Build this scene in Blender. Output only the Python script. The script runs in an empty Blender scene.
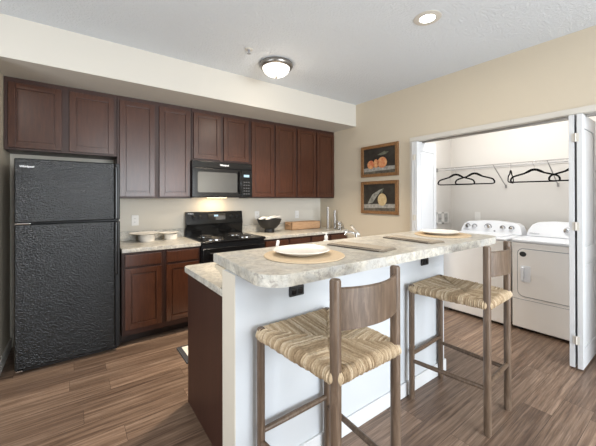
import bpy, bmesh, math, random
from mathutils import Vector, Matrix
random.seed(7)
S = bpy.context.scene
COL = S.collection
PI = math.pi

# ------------------------------------------------------------------ camera
cam_d = bpy.data.cameras.new('camera')
cam = bpy.data.objects.new('camera', cam_d)
COL.objects.link(cam)
S.camera = cam
YAW, PITCH, ROLL, CAMH = math.radians(36.2731), -.0027, -.0024, 1.3772
F0 = Vector((math.sin(YAW), math.cos(YAW), 0)); R0 = Vector((math.cos(YAW), -math.sin(YAW), 0)); U0 = Vector((0, 0, 1))
FW = F0 * math.cos(PITCH) - U0 * math.sin(PITCH)
U1 = U0 * math.cos(PITCH) + F0 * math.sin(PITCH)
RT = R0 * math.cos(ROLL) + U1 * math.sin(ROLL)
UP = U1 * math.cos(ROLL) - R0 * math.sin(ROLL)
m = Matrix(((RT.x, UP.x, -FW.x, 0), (RT.y, UP.y, -FW.y, 0), (RT.z, UP.z, -FW.z, CAMH), (0, 0, 0, 1)))
cam.matrix_world = m
cam_d.sensor_fit = 'HORIZONTAL'
cam_d.sensor_width = 36
cam_d.lens = 304.753 / 596 * 36
cam_d.shift_y = -(223 - 197.7314) / 596
cam_d.clip_start = .05

# ------------------------------------------------------------------ light and exposure
S.view_settings.view_transform = 'Standard'
S.view_settings.look = 'None'
S.view_settings.gamma = 1
S.view_settings.use_curve_mapping = False
S.view_settings.exposure = -0.30
W = bpy.data.worlds.new('sky'); S.world = W; W.use_nodes = True
W.node_tree.nodes['Background'].inputs[0].default_value = (.85, .93, 1, 1)
W.node_tree.nodes['Background'].inputs[1].default_value = 1.0

def area(name, loc, direction, sx, sy, power, color):
    d = bpy.data.lights.new(name, 'AREA'); d.shape = 'RECTANGLE'; d.size = sx; d.size_y = sy; d.energy = power; d.color = color
    o = bpy.data.objects.new(name, d); COL.objects.link(o); o.location = loc
    o.rotation_euler = Vector(direction).to_track_quat('-Z', 'Z').to_euler()
    return o
DAY = (.88, .945, 1)
XLW = -2.3
YR = -3.4                                   # rear wall of the room, behind the camera
area('window_and_fill_daylight', (1.74, YR - .15, 1.15), (0, 1, 0), 2.85, 2.3, 430, DAY)
area('window_and_fill_daylight', (XLW - .15, .9, 1.15), (1, 0, 0), 2.6, 2.3, 90, DAY)  # fill light added to brighten the kitchen from the left
# fill lights added overhead, out of view, and inside the closet; no fixtures
for _x, _y in ((.6, -1.6), (2.4, -1.6), (-.9, 1.2)):
    area('downlight_and_fill_beam', (_x, _y, 2.715), (0, 0, -1), .16, .16, 26, (1, .95, .87)).data.shape = 'DISK'
area('closet_fill_light', (3.66, 1.25, 2.69), (.12, 0, -1), .3, 1.4, 32, (1, .98, .96))

# ------------------------------------------------------------------ helpers: materials
def mat(name, color=(.8, .8, .8), rough=.5, metal=0., spec=.5, coat=0., trans=0., emit=None, es=0.):
    M = bpy.data.materials.new(name); M.use_nodes = True
    b = M.node_tree.nodes['Principled BSDF']
    b.inputs['Base Color'].default_value = (*color, 1); b.inputs['Roughness'].default_value = rough
    b.inputs['Metallic'].default_value = metal; b.inputs['Specular IOR Level'].default_value = spec
    b.inputs['Coat Weight'].default_value = coat; b.inputs['Transmission Weight'].default_value = trans
    if emit: b.inputs['Emission Color'].default_value = (*emit, 1); b.inputs['Emission Strength'].default_value = es
    return M
def nd(M, t, **kw):
    n = M.node_tree.nodes.new(t)
    for k, v in kw.items(): setattr(n, k, v)
    return n
def lk(M, a, b): M.node_tree.links.new(a, b)
def bsdf(M): return M.node_tree.nodes['Principled BSDF']
def coords(M, scale=(1, 1, 1), rot=(0, 0, 0), out='Object'):
    tc = nd(M, 'ShaderNodeTexCoord'); mp = nd(M, 'ShaderNodeMapping')
    mp.inputs['Scale'].default_value = scale; mp.inputs['Rotation'].default_value = rot
    lk(M, tc.outputs[out], mp.inputs[0]); return mp.outputs[0]
def noise(M, vec, scale, detail=4, rough=.55, dist=0.):
    n = nd(M, 'ShaderNodeTexNoise'); n.inputs['Scale'].default_value = scale; n.inputs['Detail'].default_value = detail
    n.inputs['Roughness'].default_value = rough; n.inputs['Distortion'].default_value = dist
    lk(M, vec, n.inputs['Vector']); return n
def ramp(M, fac, stops):
    r = nd(M, 'ShaderNodeValToRGB'); e = r.color_ramp.elements
    while len(e) < len(stops): e.new(.5)
    for i, (p, c) in enumerate(stops): e[i].position = p; e[i].color = (*c, 1)
    lk(M, fac, r.inputs[0]); return r.outputs[0]
def bump(M, h, strength, dist=.002):
    b = nd(M, 'ShaderNodeBump'); b.inputs['Strength'].default_value = strength; b.inputs['Distance'].default_value = dist
    lk(M, h, b.inputs['Height']); lk(M, b.outputs[0], bsdf(M).inputs['Normal'])
def mixc(M, fac, a, b, mode='MIX'):
    n = nd(M, 'ShaderNodeMix'); n.data_type = 'RGBA'; n.blend_type = mode
    if isinstance(fac, float): n.inputs[0].default_value = fac
    else: lk(M, fac, n.inputs[0])
    for s, v in ((n.inputs[6], a), (n.inputs[7], b)):
        if isinstance(v, tuple): s.default_value = (*v, 1)
        else: lk(M, v, s)
    return n.outputs[2]

def paint(name, color, rough=.6, bs=.05, scale=300):
    M = mat(name, color, rough, spec=.3); v = coords(M); n = noise(M, v, scale, 2); bump(M, n.outputs[0], bs, .001); return M
def grainy(name, stops, stretch, rough, coat=0., spec=.5, scale=14, bs=.08):
    M = mat(name, (.1, .1, .1), rough, coat=coat, spec=spec); v = coords(M, stretch)
    n = noise(M, v, scale, 6, .62, .6); lk(M, ramp(M, n.outputs[0], stops), bsdf(M).inputs['Base Color']); bump(M, n.outputs[0], bs, .001); return M

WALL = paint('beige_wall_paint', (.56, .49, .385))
WALLB = paint('pale_back_wall', (.66, .62, .545))  # back wall toned paler than the other walls
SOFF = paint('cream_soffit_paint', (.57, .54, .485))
CEIL = mat('textured_ceiling_paint', (.655, .69, .73), .9, spec=.2)
_v = coords(CEIL); _n = noise(CEIL, _v, 55, 5, .6); bump(CEIL, ramp(CEIL, _n.outputs[0], [(.42, (0, 0, 0)), (.6, (1, 1, 1))]), .45, .006)
TRIMW = paint('white_trim_paint', (.57, .54, .49), .4)
BARW = paint('white_half_wall_paint', (.52, .545, .575), .5)
DOORW = paint('white_door_paint', (.60, .61, .625), .4)
ENDW = paint('cream_wall_end_paint', (.58, .54, .47))
CLOS = paint('closet_wall_paint', (.64, .62, .59))
CAB = grainy('dark_cherry_cabinet_wood', [(.25, (.037, .0118, .0056)), (.5, (.058, .0192, .0090)), (.8, (.084, .030, .0145))], (5, 5, .6), .29, .0, .45, 11, .03)
CABD = grainy('shaded_cabinet_wood', [(.3, (.028, .0095, .006)), (.7, (.045, .016, .010))], (6, 6, .7), .45, .0, .4, 9, .03)  # cabinet wood darkened for the shade around doors and on the island end
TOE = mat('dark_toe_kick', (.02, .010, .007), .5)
BLK = mat('gloss_black_enamel', (.006, .006, .0065), .14, spec=.3)
BLKM = mat('satin_black_plastic', (.009, .009, .010), .38, spec=.3)
PEB = mat('pebbled_black_steel', (.005, .0055, .006), .15, spec=.4)
_v = coords(PEB); _n = noise(PEB, _v, 100, 2, .5, .1); bump(PEB, _n.outputs[0], .7, .007)
GLASSB = mat('dark_oven_glass', (.02, .021, .023), .04, spec=1., coat=1.)
CHR = mat('chrome', (.75, .75, .76), .14, 1.)
NICK = mat('brushed_nickel', (.30, .285, .27), .32, 1.)
COIL = mat('dark_burner_coil', (.03, .03, .032), .45, .6)
WENM = mat('white_enamel', (.80, .775, .745), .28)
WENC = mat('white_appliance_plastic', (.74, .76, .79), .3)
DGRY = mat('dark_grey_buttons', (.045, .046, .05), .4)
LGRY = mat('pale_grey_recess', (.42, .42, .41), .5)
GRY = mat('grey_plastic', (.25, .26, .28), .4)
SILV = mat('silver_lettering', (.8, .8, .82), .3, .4)
CERA = mat('white_ceramic', (.80, .77, .72), .22)
BOWLB = mat('matte_black_wood_bowl', (.012, .011, .011), .5)
OUTW = mat('white_outlet_plastic', (.78, .77, .75), .4)
DOTB = mat('dark_slot', (.02, .02, .02), .6)
HANG = mat('black_velvet', (.006, .006, .006), .9, spec=.1)
WIRE = mat('white_coated_wire', (.55, .55, .56), .35)
WIREB = mat('grey_metal_wire', (.33, .32, .31), .35, .5)
CLEAR = mat('clear_glass', (1, 1, 1), .02, trans=1.)
LAMP = mat('frosted_lamp_glass', (.9, .88, .84), .4, emit=(1, .95, .87), es=2.4)
LED = mat('downlight_lens', (.9, .9, .9), .4, emit=(1, .97, .92), es=9)
DISP = mat('lit_display', (.05, .08, .1), .3, emit=(.55, .75, .9), es=1.2)
STOOL = grainy('weathered_grey_brown_wood', [(.25, (.060, .037, .023)), (.5, (.102, .067, .044)), (.75, (.175, .123, .088))], (6, 6, .8), .42, 0, .45, 9, .15)
TRAYW = grainy('tan_wood_tray', [(.3, (.33, .19, .10)), (.7, (.50, .32, .19))], (.8, 8, 8), .5)
FRAMEW = grainy('orange_brown_frame_wood', [(.3, (.15, .070, .026)), (.7, (.28, .145, .06))], (4, 4, 4), .35, .2)
WICK = mat('woven_tan_charger', (.55, .40, .23), .7, spec=.3)
_v = coords(WICK); _w = nd(WICK, 'ShaderNodeTexWave', wave_type='RINGS', rings_direction='Z'); _w.inputs['Scale'].default_value = 55; _w.inputs['Distortion'].default_value = 2
_w.inputs['Detail Scale'].default_value = 6; lk(WICK, _v, _w.inputs[0]); lk(WICK, ramp(WICK, _w.outputs['Fac'], [(0, (.46, .345, .215)), (1, (.60, .475, .33))]), bsdf(WICK).inputs['Base Color']); bump(WICK, _w.outputs['Fac'], .4, .002)
LINEN = mat('taupe_linen', (.30, .25, .20), .85, spec=.15)
_v = coords(LINEN, (1, 1, 1)); _n = noise(LINEN, _v, 260, 3); lk(LINEN, ramp(LINEN, _n.outputs[0], [(.3, (.27, .235, .19)), (.7, (.40, .35, .285))]), bsdf(LINEN).inputs['Base Color']); bump(LINEN, _n.outputs[0], .3, .002)
LINEND = mat('dark_linen_stripe', (.10, .085, .072), .9, spec=.1)
MATW = paint('cream_mat_fabric', (.75, .71, .64), .9, .3, 400)
MATG = paint('dark_grey_mat_border', (.06, .06, .065), .9, .3, 400)

# laminate that looks like pale granite
GRAN = mat('pale_speckled_laminate', (.6, .55, .46), .3, spec=.5)
_v = coords(GRAN); _a = noise(GRAN, _v, 16, 8, .72, .5); _b = noise(GRAN, _v, 70, 4, .7); _c = noise(GRAN, _v, 7, 5, .6, 1.2)
_base = ramp(GRAN, _a.outputs[0], [(.32, (.25, .238, .215)), (.45, (.43, .41, .36)), (.60, (.59, .565, .50))])
_d = noise(GRAN, _v, 34, 6, .7, .8)
_pat = ramp(GRAN, _c.outputs[0], [(.48, (0, 0, 0)), (.64, (.8, .8, .8))])
_base = mixc(GRAN, _pat, _base, (.40, .40, .39))
_vein = ramp(GRAN, _d.outputs[0], [(.38, (.9, .9, .9)), (.47, (0, 0, 0))])
_base = mixc(GRAN, _vein, _base, (.29, .27, .25))
_sp = ramp(GRAN, _b.outputs[0], [(.57, (0, 0, 0)), (.70, (.8, .8, .8))])
lk(GRAN, mixc(GRAN, _sp, _base, (.21, .185, .16)), bsdf(GRAN).inputs['Base Color'])

# vinyl plank floor, planks along X
FLOOR = mat('wood_plank_vinyl', (.2, .13, .08), .36, spec=.45)
_v = coords(FLOOR)
_k = nd(FLOOR, 'ShaderNodeTexBrick'); _k.offset = 0; _k.offset_frequency = 2
_k.inputs['Color1'].default_value = (0, 0, 0, 1); _k.inputs['Color2'].default_value = (1, 1, 1, 1); _k.inputs['Mortar'].default_value = (.5, .5, .5, 1)
_k.inputs['Scale'].default_value = 1; _k.inputs['Mortar Size'].default_value = .0011; _k.inputs['Brick Width'].default_value = 1.22; _k.inputs['Row Height'].default_value = .152
_k.inputs['Bias'].default_value = 0
_sx = nd(FLOOR, 'ShaderNodeSeparateXYZ'); lk(FLOOR, _v, _sx.inputs[0])
_dv = nd(FLOOR, 'ShaderNodeMath', operation='DIVIDE'); _dv.inputs[1].default_value = .152; lk(FLOOR, _sx.outputs[1], _dv.inputs[0])
_fl = nd(FLOOR, 'ShaderNodeMath', operation='FLOOR'); lk(FLOOR, _dv.outputs[0], _fl.inputs[0])
_wn = nd(FLOOR, 'ShaderNodeTexWhiteNoise', noise_dimensions='1D'); lk(FLOOR, _fl.outputs[0], _wn.inputs['W'])
_ma = nd(FLOOR, 'ShaderNodeMath', operation='MULTIPLY_ADD'); _ma.inputs[1].default_value = 1.22; lk(FLOOR, _wn.outputs['Value'], _ma.inputs[0]); lk(FLOOR, _sx.outputs[0], _ma.inputs[2])
_cx = nd(FLOOR, 'ShaderNodeCombineXYZ'); lk(FLOOR, _ma.outputs[0], _cx.inputs[0]); lk(FLOOR, _sx.outputs[1], _cx.inputs[1])
lk(FLOOR, _cx.outputs[0], _k.inputs['Vector'])
_mul = nd(FLOOR, 'ShaderNodeVectorMath', operation='MULTIPLY_ADD'); _mul.inputs[1].default_value = (37, 19, 7)
lk(FLOOR, _k.outputs['Color'], _mul.inputs[0]); lk(FLOOR, _v, _mul.inputs[2])
_mp = nd(FLOOR, 'ShaderNodeMapping'); _mp.inputs['Scale'].default_value = (.62, 17, 1); lk(FLOOR, _mul.outputs[0], _mp.inputs[0])
_g1 = noise(FLOOR, _mp.outputs[0], 2.6, 9, .66, .5)
_mp2 = nd(FLOOR, 'ShaderNodeMapping'); _mp2.inputs['Scale'].default_value = (2.2, 55, 1); lk(FLOOR, _mul.outputs[0], _mp2.inputs[0])
_g2 = noise(FLOOR, _mp2.outputs[0], 2.5, 5, .6)
_wood = ramp(FLOOR, _g1.outputs[0], [(.30, (.078, .046, .031)), (.44, (.150, .096, .066)), (.56, (.232, .158, .112)), (.72, (.36, .26, .195))])
_tint = ramp(FLOOR, _k.outputs['Color'], [(0, (.72, .70, .70)), (.5, (.98, .98, .98)), (1, (1.2, 1.2, 1.2))])
_wood = mixc(FLOOR, 1., _wood, _tint, 'MULTIPLY')
_fine = ramp(FLOOR, _g2.outputs[0], [(.35, (.70, .70, .70)), (.6, (1.05, 1.05, 1.05))])
_wood = mixc(FLOOR, 1., _wood, _fine, 'MULTIPLY')
lk(FLOOR, mixc(FLOOR, _k.outputs['Fac'], _wood, (.045, .028, .02)), bsdf(FLOOR).inputs['Base Color'])
bump(FLOOR, _g2.outputs[0], .12, .001)

# rush seat: straw colour varies from strand to strand, with groove shade painted in
RUSH = mat('twisted_rush_cord', (.5, .37, .22), .75, spec=.2)
_at = nd(RUSH, 'ShaderNodeAttribute', attribute_name='strand'); _v = coords(RUSH); _n = noise(RUSH, _v, 120, 4, .7)
_c1 = ramp(RUSH, _at.outputs['Fac'], [(0, (.21, .145, .085)), (.3, (.39, .29, .185)), (.7, (.55, .44, .305)), (1, (.72, .62, .48))])
lk(RUSH, mixc(RUSH, 1., _c1, ramp(RUSH, _n.outputs[0], [(.3, (.72, .70, .68)), (.65, (1.08, 1.08, 1.08))]), 'MULTIPLY'), bsdf(RUSH).inputs['Base Color'])
bump(RUSH, _n.outputs[0], .5, .003)

# ------------------------------------------------------------------ helpers: shapes
def BM(): return bmesh.new()
def box(bm, x0, x1, y0, y1, z0, z1, bev=0., seg=2):
    r = bmesh.ops.create_cube(bm, size=1)
    vs = r['verts']
    for v in vs:
        v.co = Vector((x0 + (v.co.x + .5) * (x1 - x0), y0 + (v.co.y + .5) * (y1 - y0), z0 + (v.co.z + .5) * (z1 - z0)))
    if bev > 0:
        es = list({e for v in vs for e in v.link_edges})
        bmesh.ops.bevel(bm, geom=es, offset=bev, segments=seg, profile=.5, affect='EDGES')
    return bm
def basis(d):
    d = Vector(d).normalized(); a = Vector((0, 0, 1)) if abs(d.z) < .95 else Vector((1, 0, 0))
    u = d.cross(a).normalized(); return u, d.cross(u).normalized()
def tube(bm, pts, r, n=10, closed=False, flat=None):
    pts = [Vector(p) for p in pts]; N = len(pts); rings = []
    rr = r if isinstance(r, (list, tuple)) else [r] * N
    u = None
    for i, p in enumerate(pts):
        if closed: d = pts[(i + 1) % N] - pts[i - 1]
        else: d = pts[min(i + 1, N - 1)] - pts[max(i - 1, 0)]
        d.normalize()
        if u is None: u, v = basis(d)
        else:
            u = (u - d * u.dot(d)).normalized(); v = d.cross(u).normalized()
        rings.append([bm.verts.new(p + (u * math.cos(2 * PI * k / n) + v * math.sin(2 * PI * k / n)) * rr[i]) for k in range(n)])
    for i in range(N if closed else N - 1):
        a, b = rings[i], rings[(i + 1) % N]
        for k in range(n): bm.faces.new((a[k], a[(k + 1) % n], b[(k + 1) % n], b[k]))
    if not closed:
        bm.faces.new(rings[0][::-1]); bm.faces.new(rings[-1])
    return bm
def lathe(bm, prof, c=(0, 0, 0), n=36, axis='z'):
    c = Vector(c); rings = []
    def place(r, h, a):
        x, y = r * math.cos(a), r * math.sin(a)
        return c + {'z': Vector((x, y, h)), 'y': Vector((x, h, y)), 'x': Vector((h, x, y))}[axis]
    for r, h in prof:
        if r < 1e-6: rings.append([bm.verts.new(place(0, h, 0))])
        else: rings.append([bm.verts.new(place(r, h, 2 * PI * k / n)) for k in range(n)])
    for a, b in zip(rings, rings[1:]):
        for k in range(n):
            k2 = (k + 1) % n
            if len(a) == 1 and len(b) == 1: continue
            if len(a) == 1: bm.faces.new((a[0], b[k], b[k2]))
            elif len(b) == 1: bm.faces.new((a[k], a[k2], b[0]))
            else: bm.faces.new((a[k], a[k2], b[k2], b[k]))
    for rg, fl in ((rings[0], True), (rings[-1], False)):
        if len(rg) > 1: bm.faces.new(rg[::-1] if fl else rg)
    return bm
def cyl(bm, a, b, r, n=24): return tube(bm, [a, b], r, n)
def prism(bm, poly, plane, a, b, bev=0.):
    def P(u, v, h): return {'xy': (u, v, h), 'xz': (u, h, v), 'yz': (h, u, v)}[plane]
    lo = [bm.verts.new(P(u, v, a)) for u, v in poly]; hi = [bm.verts.new(P(u, v, b)) for u, v in poly]
    fs = [bm.faces.new(lo[::-1]), bm.faces.new(hi)]
    n = len(poly)
    for i in range(n): fs.append(bm.faces.new((lo[i], lo[(i + 1) % n], hi[(i + 1) % n], hi[i])))
    if bev > 0:
        es = list(fs[0].edges) + list(fs[1].edges)
        bmesh.ops.bevel(bm, geom=list(set(es)), offset=bev, segments=2, profile=.5, affect='EDGES')
    return bm
def rrect(u0, u1, v0, v1, r, n=6, corners=(1, 1, 1, 1)):
    out = []
    for (cx, cy, a0, on) in ((u1, v1, 0, corners[0]), (u0, v1, 90, corners[1]), (u0, v0, 180, corners[2]), (u1, v0, 270, corners[3])):
        if not on: out.append((cx, cy)); continue
        ox, oy = cx + (-r if cx == u1 else r), cy + (-r if cy == v1 else r)
        for i in range(n + 1):
            a = math.radians(a0 + 90 * i / n); out.append((ox + r * math.cos(a), oy + r * math.sin(a)))
    return out
OFF = {}
def thing(name, label, cat, loc=(0, 0, 0), rotz=0., group=None):
    o = bpy.data.objects.new(name, None); COL.objects.link(o); o.empty_display_size = .05
    o.location = loc; o.rotation_euler = (0, 0, rotz); o['label'] = label; o['category'] = cat
    if group: o['group'] = group
    OFF[o.name] = Vector(loc); return o
def obj(name, bm, material, parent=None, label=None, local=False, smooth=40):
    if parent is not None and not local: bmesh.ops.translate(bm, verts=bm.verts, vec=-OFF[parent.name])
    bmesh.ops.recalc_face_normals(bm, faces=bm.faces)
    me = bpy.data.meshes.new(name); bm.to_mesh(me); bm.free()
    for p in me.polygons: p.use_smooth = True
    me.set_sharp_from_angle(angle=math.radians(smooth))
    if material: me.materials.append(material)
    o = bpy.data.objects.new(name, me); COL.objects.link(o)
    if smooth < 90:
        w = o.modifiers.new('weighted_normal', 'WEIGHTED_NORMAL'); w.keep_sharp = True; w.weight = 100
    if parent is not None: o.parent = parent; OFF[o.name] = OFF[parent.name]
    if label: o['label'] = label
    return o
def tag(o, label, cat, group=None):
    o['label'] = label; o['category'] = cat
    if group: o['group'] = group
    return o
def single(name, bm, material, label, cat, loc, group=None):      # a thing that is one mesh, origin at its base
    bmesh.ops.translate(bm, verts=bm.verts, vec=-Vector(loc))
    o = obj(name, bm, material); o.location = loc; return tag(o, label, cat, group)
def struct(name, bm, material, parent=None):
    o = obj(name, bm, material, parent)
    if parent is None: o['kind'] = 'structure'
    OFF.setdefault(o.name, Vector((0, 0, 0))); return o
def dup(root, loc, rotz, label, group=None):
    r = root.copy(); COL.objects.link(r); r.location = loc; r.rotation_euler = (0, 0, rotz); r['label'] = label
    if group: r['group'] = group
    for ch in list(root.children):
        c = ch.copy(); COL.objects.link(c); c.parent = r
        for g in list(ch.children):
            d = g.copy(); COL.objects.link(d); d.parent = c
    return r
def lettering(name, text, size, origin, right, up, material, parent, bold=.0):
    cu = bpy.data.curves.new(name, 'FONT'); cu.body = text; cu.size = size; cu.extrude = .0006; cu.offset = bold
    t = bpy.data.objects.new(name, cu); COL.objects.link(t)
    me = bpy.data.meshes.new_from_object(t.evaluated_get(bpy.context.evaluated_depsgraph_get()))
    bpy.data.objects.remove(t)
    r, u = Vector(right).normalized(), Vector(up).normalized(); n = r.cross(u)
    mm = Matrix(((r.x, u.x, n.x, origin[0]), (r.y, u.y, n.y, origin[1]), (r.z, u.z, n.z, origin[2]), (0, 0, 0, 1)))
    me.transform(mm); me.transform(Matrix.Translation(-OFF[parent.name]))
    me.materials.clear(); me.materials.append(material)
    o = bpy.data.objects.new(name, me); COL.objects.link(o); o.parent = parent; OFF[o.name] = OFF[parent.name]; return o

# ------------------------------------------------------------------ the room
XW, YB, ZC, YS, ZS = 3.293, 3.863, 2.7298, 3.061, 2.417
WT = .115
XL = -2.3
bm = BM(); box(bm, XL - .1, 4.75, YR - .1, YB + .1, -.08, 0); struct('floor', bm, FLOOR)
bm = BM(); box(bm, XL - .1, 4.75, YR - .1, YB + .1, ZC, ZC + .1); struct('ceiling', bm, CEIL)
bm = BM(); box(bm, -.6, XW, YB, YB + .1, 0, ZC); struct('wall_back', bm, WALLB)
bm = BM(); box(bm, -.482, XW, YS, YB, ZS, ZC); struct('trim_soffit', bm, SOFF)
bm = BM(); box(bm, -.6, -.482, YS, YB, 0, ZC); struct('wall_left', bm, WALL)
bm = BM(); box(bm, XL, -.6, YS, YS + .1, 0, ZC); struct('wall_hall', bm, WALL)
bm = BM()
for a, b, c, d in ((YR, -.4, 0, ZC), (2.2, YS + .1, 0, ZC), (-.4, 2.2, 0, .05), (-.4, 2.2, 2.45, ZC)): box(bm, XL - .1, XL, a, b, c, d)
struct('wall_far_left', bm, WALL)
bm = BM()
for a, b in ((-.4, -.35), (2.15, 2.2), (.87, .93)): box(bm, XL - .08, XL - .02, a, b, .05, 2.45)
for a, b in ((.05, .10), (2.40, 2.45)): box(bm, XL - .08, XL - .02, -.4, 2.2, a, b)
struct('window_2', bm, TRIMW)  # unseen window frame added around the left fill light
OY0, OY1, OZ = .15, 2.122, 2.058                                  # the laundry closet opening
bm = BM(); box(bm, XW, XW + WT, OY1, YB + .1, 0, ZC); box(bm, XW, XW + WT, YR, OY0, 0, ZC); box(bm, XW, XW + WT, OY0, OY1, OZ, ZC); struct('wall_right', bm, WALL)
# rear wall with two window openings
bm = BM()
for x0, x1, z0, z1 in ((XL, .32, 0, ZC), (3.18, XW + .05, 0, ZC), (.32, 3.18, 0, .05), (.32, 3.18, 2.45, ZC)):
    box(bm, x0, x1, YR - .1, YR, z0, z1)
struct('wall_rear', bm, WALL)
for i, (x0, x1) in enumerate(((.32, 3.18),)):
    bm = BM(); xm = (x0 + x1) / 2
    for a, b in ((x0, x0 + .05), (x1 - .05, x1), (xm - .03, xm + .03)): box(bm, a, b, YR - .08, YR - .02, .05, 2.45)
    for a, b in ((.05, .10), (2.40, 2.45)): box(bm, x0, x1, YR - .08, YR - .02, a, b)
    struct('window_%d' % (i + 1), bm, TRIMW)
# closet shell
CXB, CY0, CY1 = 4.5, .05, 2.3
bm = BM(); box(bm, CXB, CXB + .1, CY0 - .1, CY1 + .1, 0, ZC); struct('wall_closet_back', bm, CLOS)
bm = BM(); box(bm, XW + WT, CXB, CY1, CY1 + .1, 0, ZC); struct('wall_closet_left', bm, CLOS)
bm = BM(); box(bm, XW + WT, CXB, CY0 - .1, CY0, 0, ZC); struct('wall_closet_right', bm, CLOS)
# casing round the opening
bm = BM()
box(bm, XW - .016, XW, OY1, OY1 + .055, 0, OZ, .003)
box(bm, XW - .016, XW, OY0 - .055, OY1 + .055, OZ, OZ + .050, .004)
box(bm, XW - .016, XW, OY0 - .055, OY0, 0, OZ, .003)
box(bm, XW, XW + WT, OY1 - .004, OY1, 0, OZ); box(bm, XW, XW + WT, OY0, OY0 + .004, 0, OZ); box(bm, XW, XW + WT, OY0, OY1, OZ - .004, OZ)
struct('trim_closet_casing', bm, TRIMW)
bm = BM(); box(bm, XW + .045, XW + .075, OY0 + .01, OY1 - .01, OZ - .024, OZ - .005); struct('trim_door_track', bm, NICK)
# baseboards
def bboard(name, x0, x1, y0, y1, m_=None):
    bm = BM(); box(bm, x0, x1, y0, y1, 0, .095, .004); struct(name, bm, m_ or TRIMW)
bboard('baseboard_left', -.482, -.468, YS, YB)
bboard('baseboard_right', XW - .014, XW, OY1 + .056, 3.20)
bboard('baseboard_front', XW - .014, XW, YR, OY0 - .056)

# ------------------------------------------------------------------ half wall of the island
IX0, IX1, IY0, IY1, IZ = .585, 2.385, 1.28, 1.42, 1.03
bm = BM(); box(bm, IX0 + .002, IX1, IY0, IY1, 0, IZ); hw = struct('wall_island', bm, BARW)
bm = BM(); box(bm, IX0 - .002, IX0 + .002, IY0 + .001, IY1 + .001, 0, IZ); struct('wall_island_end', bm, ENDW)
bboard('baseboard_island', IX0, IX1 + .012, IY0 - .013, IY0, DOORW)
bm = BM(); box(bm, IX1, IX1 + .012, IY0, IY1, 0, .095, .003); struct('baseboard_island_end', bm, TRIMW)

# ------------------------------------------------------------------ cabinets
def shaker(x0, x1, z0, z1, y, th=.02, fr=.048, rec=.006):
    """a framed door whose front lies at y and faces -Y"""
    bm = BM()
    box(bm, x0, x0 + fr, y, y + th, z0, z1, .002); box(bm, x1 - fr, x1, y, y + th, z0, z1, .002)
    box(bm, x0 + fr, x1 - fr, y, y + th, z0, z0 + fr, .002); box(bm, x0 + fr, x1 - fr, y, y + th, z1 - fr, z1, .002)
    g = .011
    box(bm, x0 + fr - .002, x1 - fr + .002, y + rec + .006, y + th - .001, z0 + fr - .002, z1 - fr + .002)
    box(bm, x0 + fr + g, x1 - fr - g, y + rec, y + th - .002, z0 + fr + g, z1 - fr - g, .002)
    return bm
YU = 3.529
def wall_cabinet(label, x0, x1, z0, doors):
    t = thing('wall_cabinet', label, 'cabinet', ((x0 + x1) / 2, YU + .16, z0), group=None)
    bm = BM(); box(bm, x0, x1, YU, YB, z0, ZS - .001, .0015); obj('carcass', bm, CABD, t)
    for a, b in doors: obj('door', shaker(a, b, z0 + .018, ZS - .045, YU - .02), CAB, t)
wall_cabinet('two-door dark cherry wall cabinet above the black refrigerator', -.478, .343, 1.80, ((-.452, -.092), (-.037, .318)))
wall_cabinet('tall two-door dark cherry wall cabinet between refrigerator and microwave', .346, 1.080, 1.3835, ((.366, .690), (.735, 1.060)))
wall_cabinet('short two-door dark cherry wall cabinet directly above the microwave', 1.083, 1.820, 1.822, ((1.100, 1.425), (1.462, 1.795)))
wall_cabinet('tall two-door dark cherry wall cabinet touching the right side of the microwave', 1.823, 2.555, 1.3835, ((1.838, 2.178), (2.203, 2.543)))
wall_cabinet('last two-door dark cherry wall cabinet in the corner by the framed pictures', 2.558, XW - .002, 1.3835, ((2.572, 2.910), (2.936, 3.275)))

YCF, YF = 3.219, 3.245
def base_cabinet(label, x0, x1, cols, doors=True):
    t = thing('base_cabinet', label, 'cabinet', ((x0 + x1) / 2, 3.55, 0))
    bm = BM(); box(bm, x0, x1, YF, YB - .002, .10, .873, .0015); obj('carcass', bm, CABD, t)
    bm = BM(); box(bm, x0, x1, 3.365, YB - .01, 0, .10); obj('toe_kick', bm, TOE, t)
    for a, b in cols:
        bm = BM(); box(bm, a, b, YF - .02, YF, .742, .853, .005); obj('drawer', bm, CAB, t)
        obj('door', shaker(a, b, .155, .722, YF - .02), CAB, t)
base_cabinet('dark cherry base cabinet between refrigerator and range under pale countertop', .352, 1.082, ((.378, .695), (.740, 1.062)))
base_cabinet('dark cherry base cabinet right of the black range under the bowl', 1.858, 2.590, ((1.88, 2.215), (2.24, 2.575)))
base_cabinet('dark cherry base cabinet in the corner by the right wall', 2.593, XW - .003, ((2.61, 2.92), (2.955, 3.27)))

def countertop(label, x0, x1):
    t = thing('countertop', label, 'countertop', ((x0 + x1) / 2, 3.54, .875))
    bm = BM(); box(bm, x0, x1, YCF, YB - .001, .875, .914, .006); obj('slab', bm, GRAN, t)
    bm = BM(); box(bm, x0, x1, YB - .022, YB - .001, .9135, 1.015, .004); obj('backsplash', bm, GRAN, t)
    return t
countertop('short speckled countertop between the refrigerator and the black range', .350, 1.084)
countertop('longer speckled countertop right of the range holding the black bowl', 1.857, XW - .002)

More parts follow.
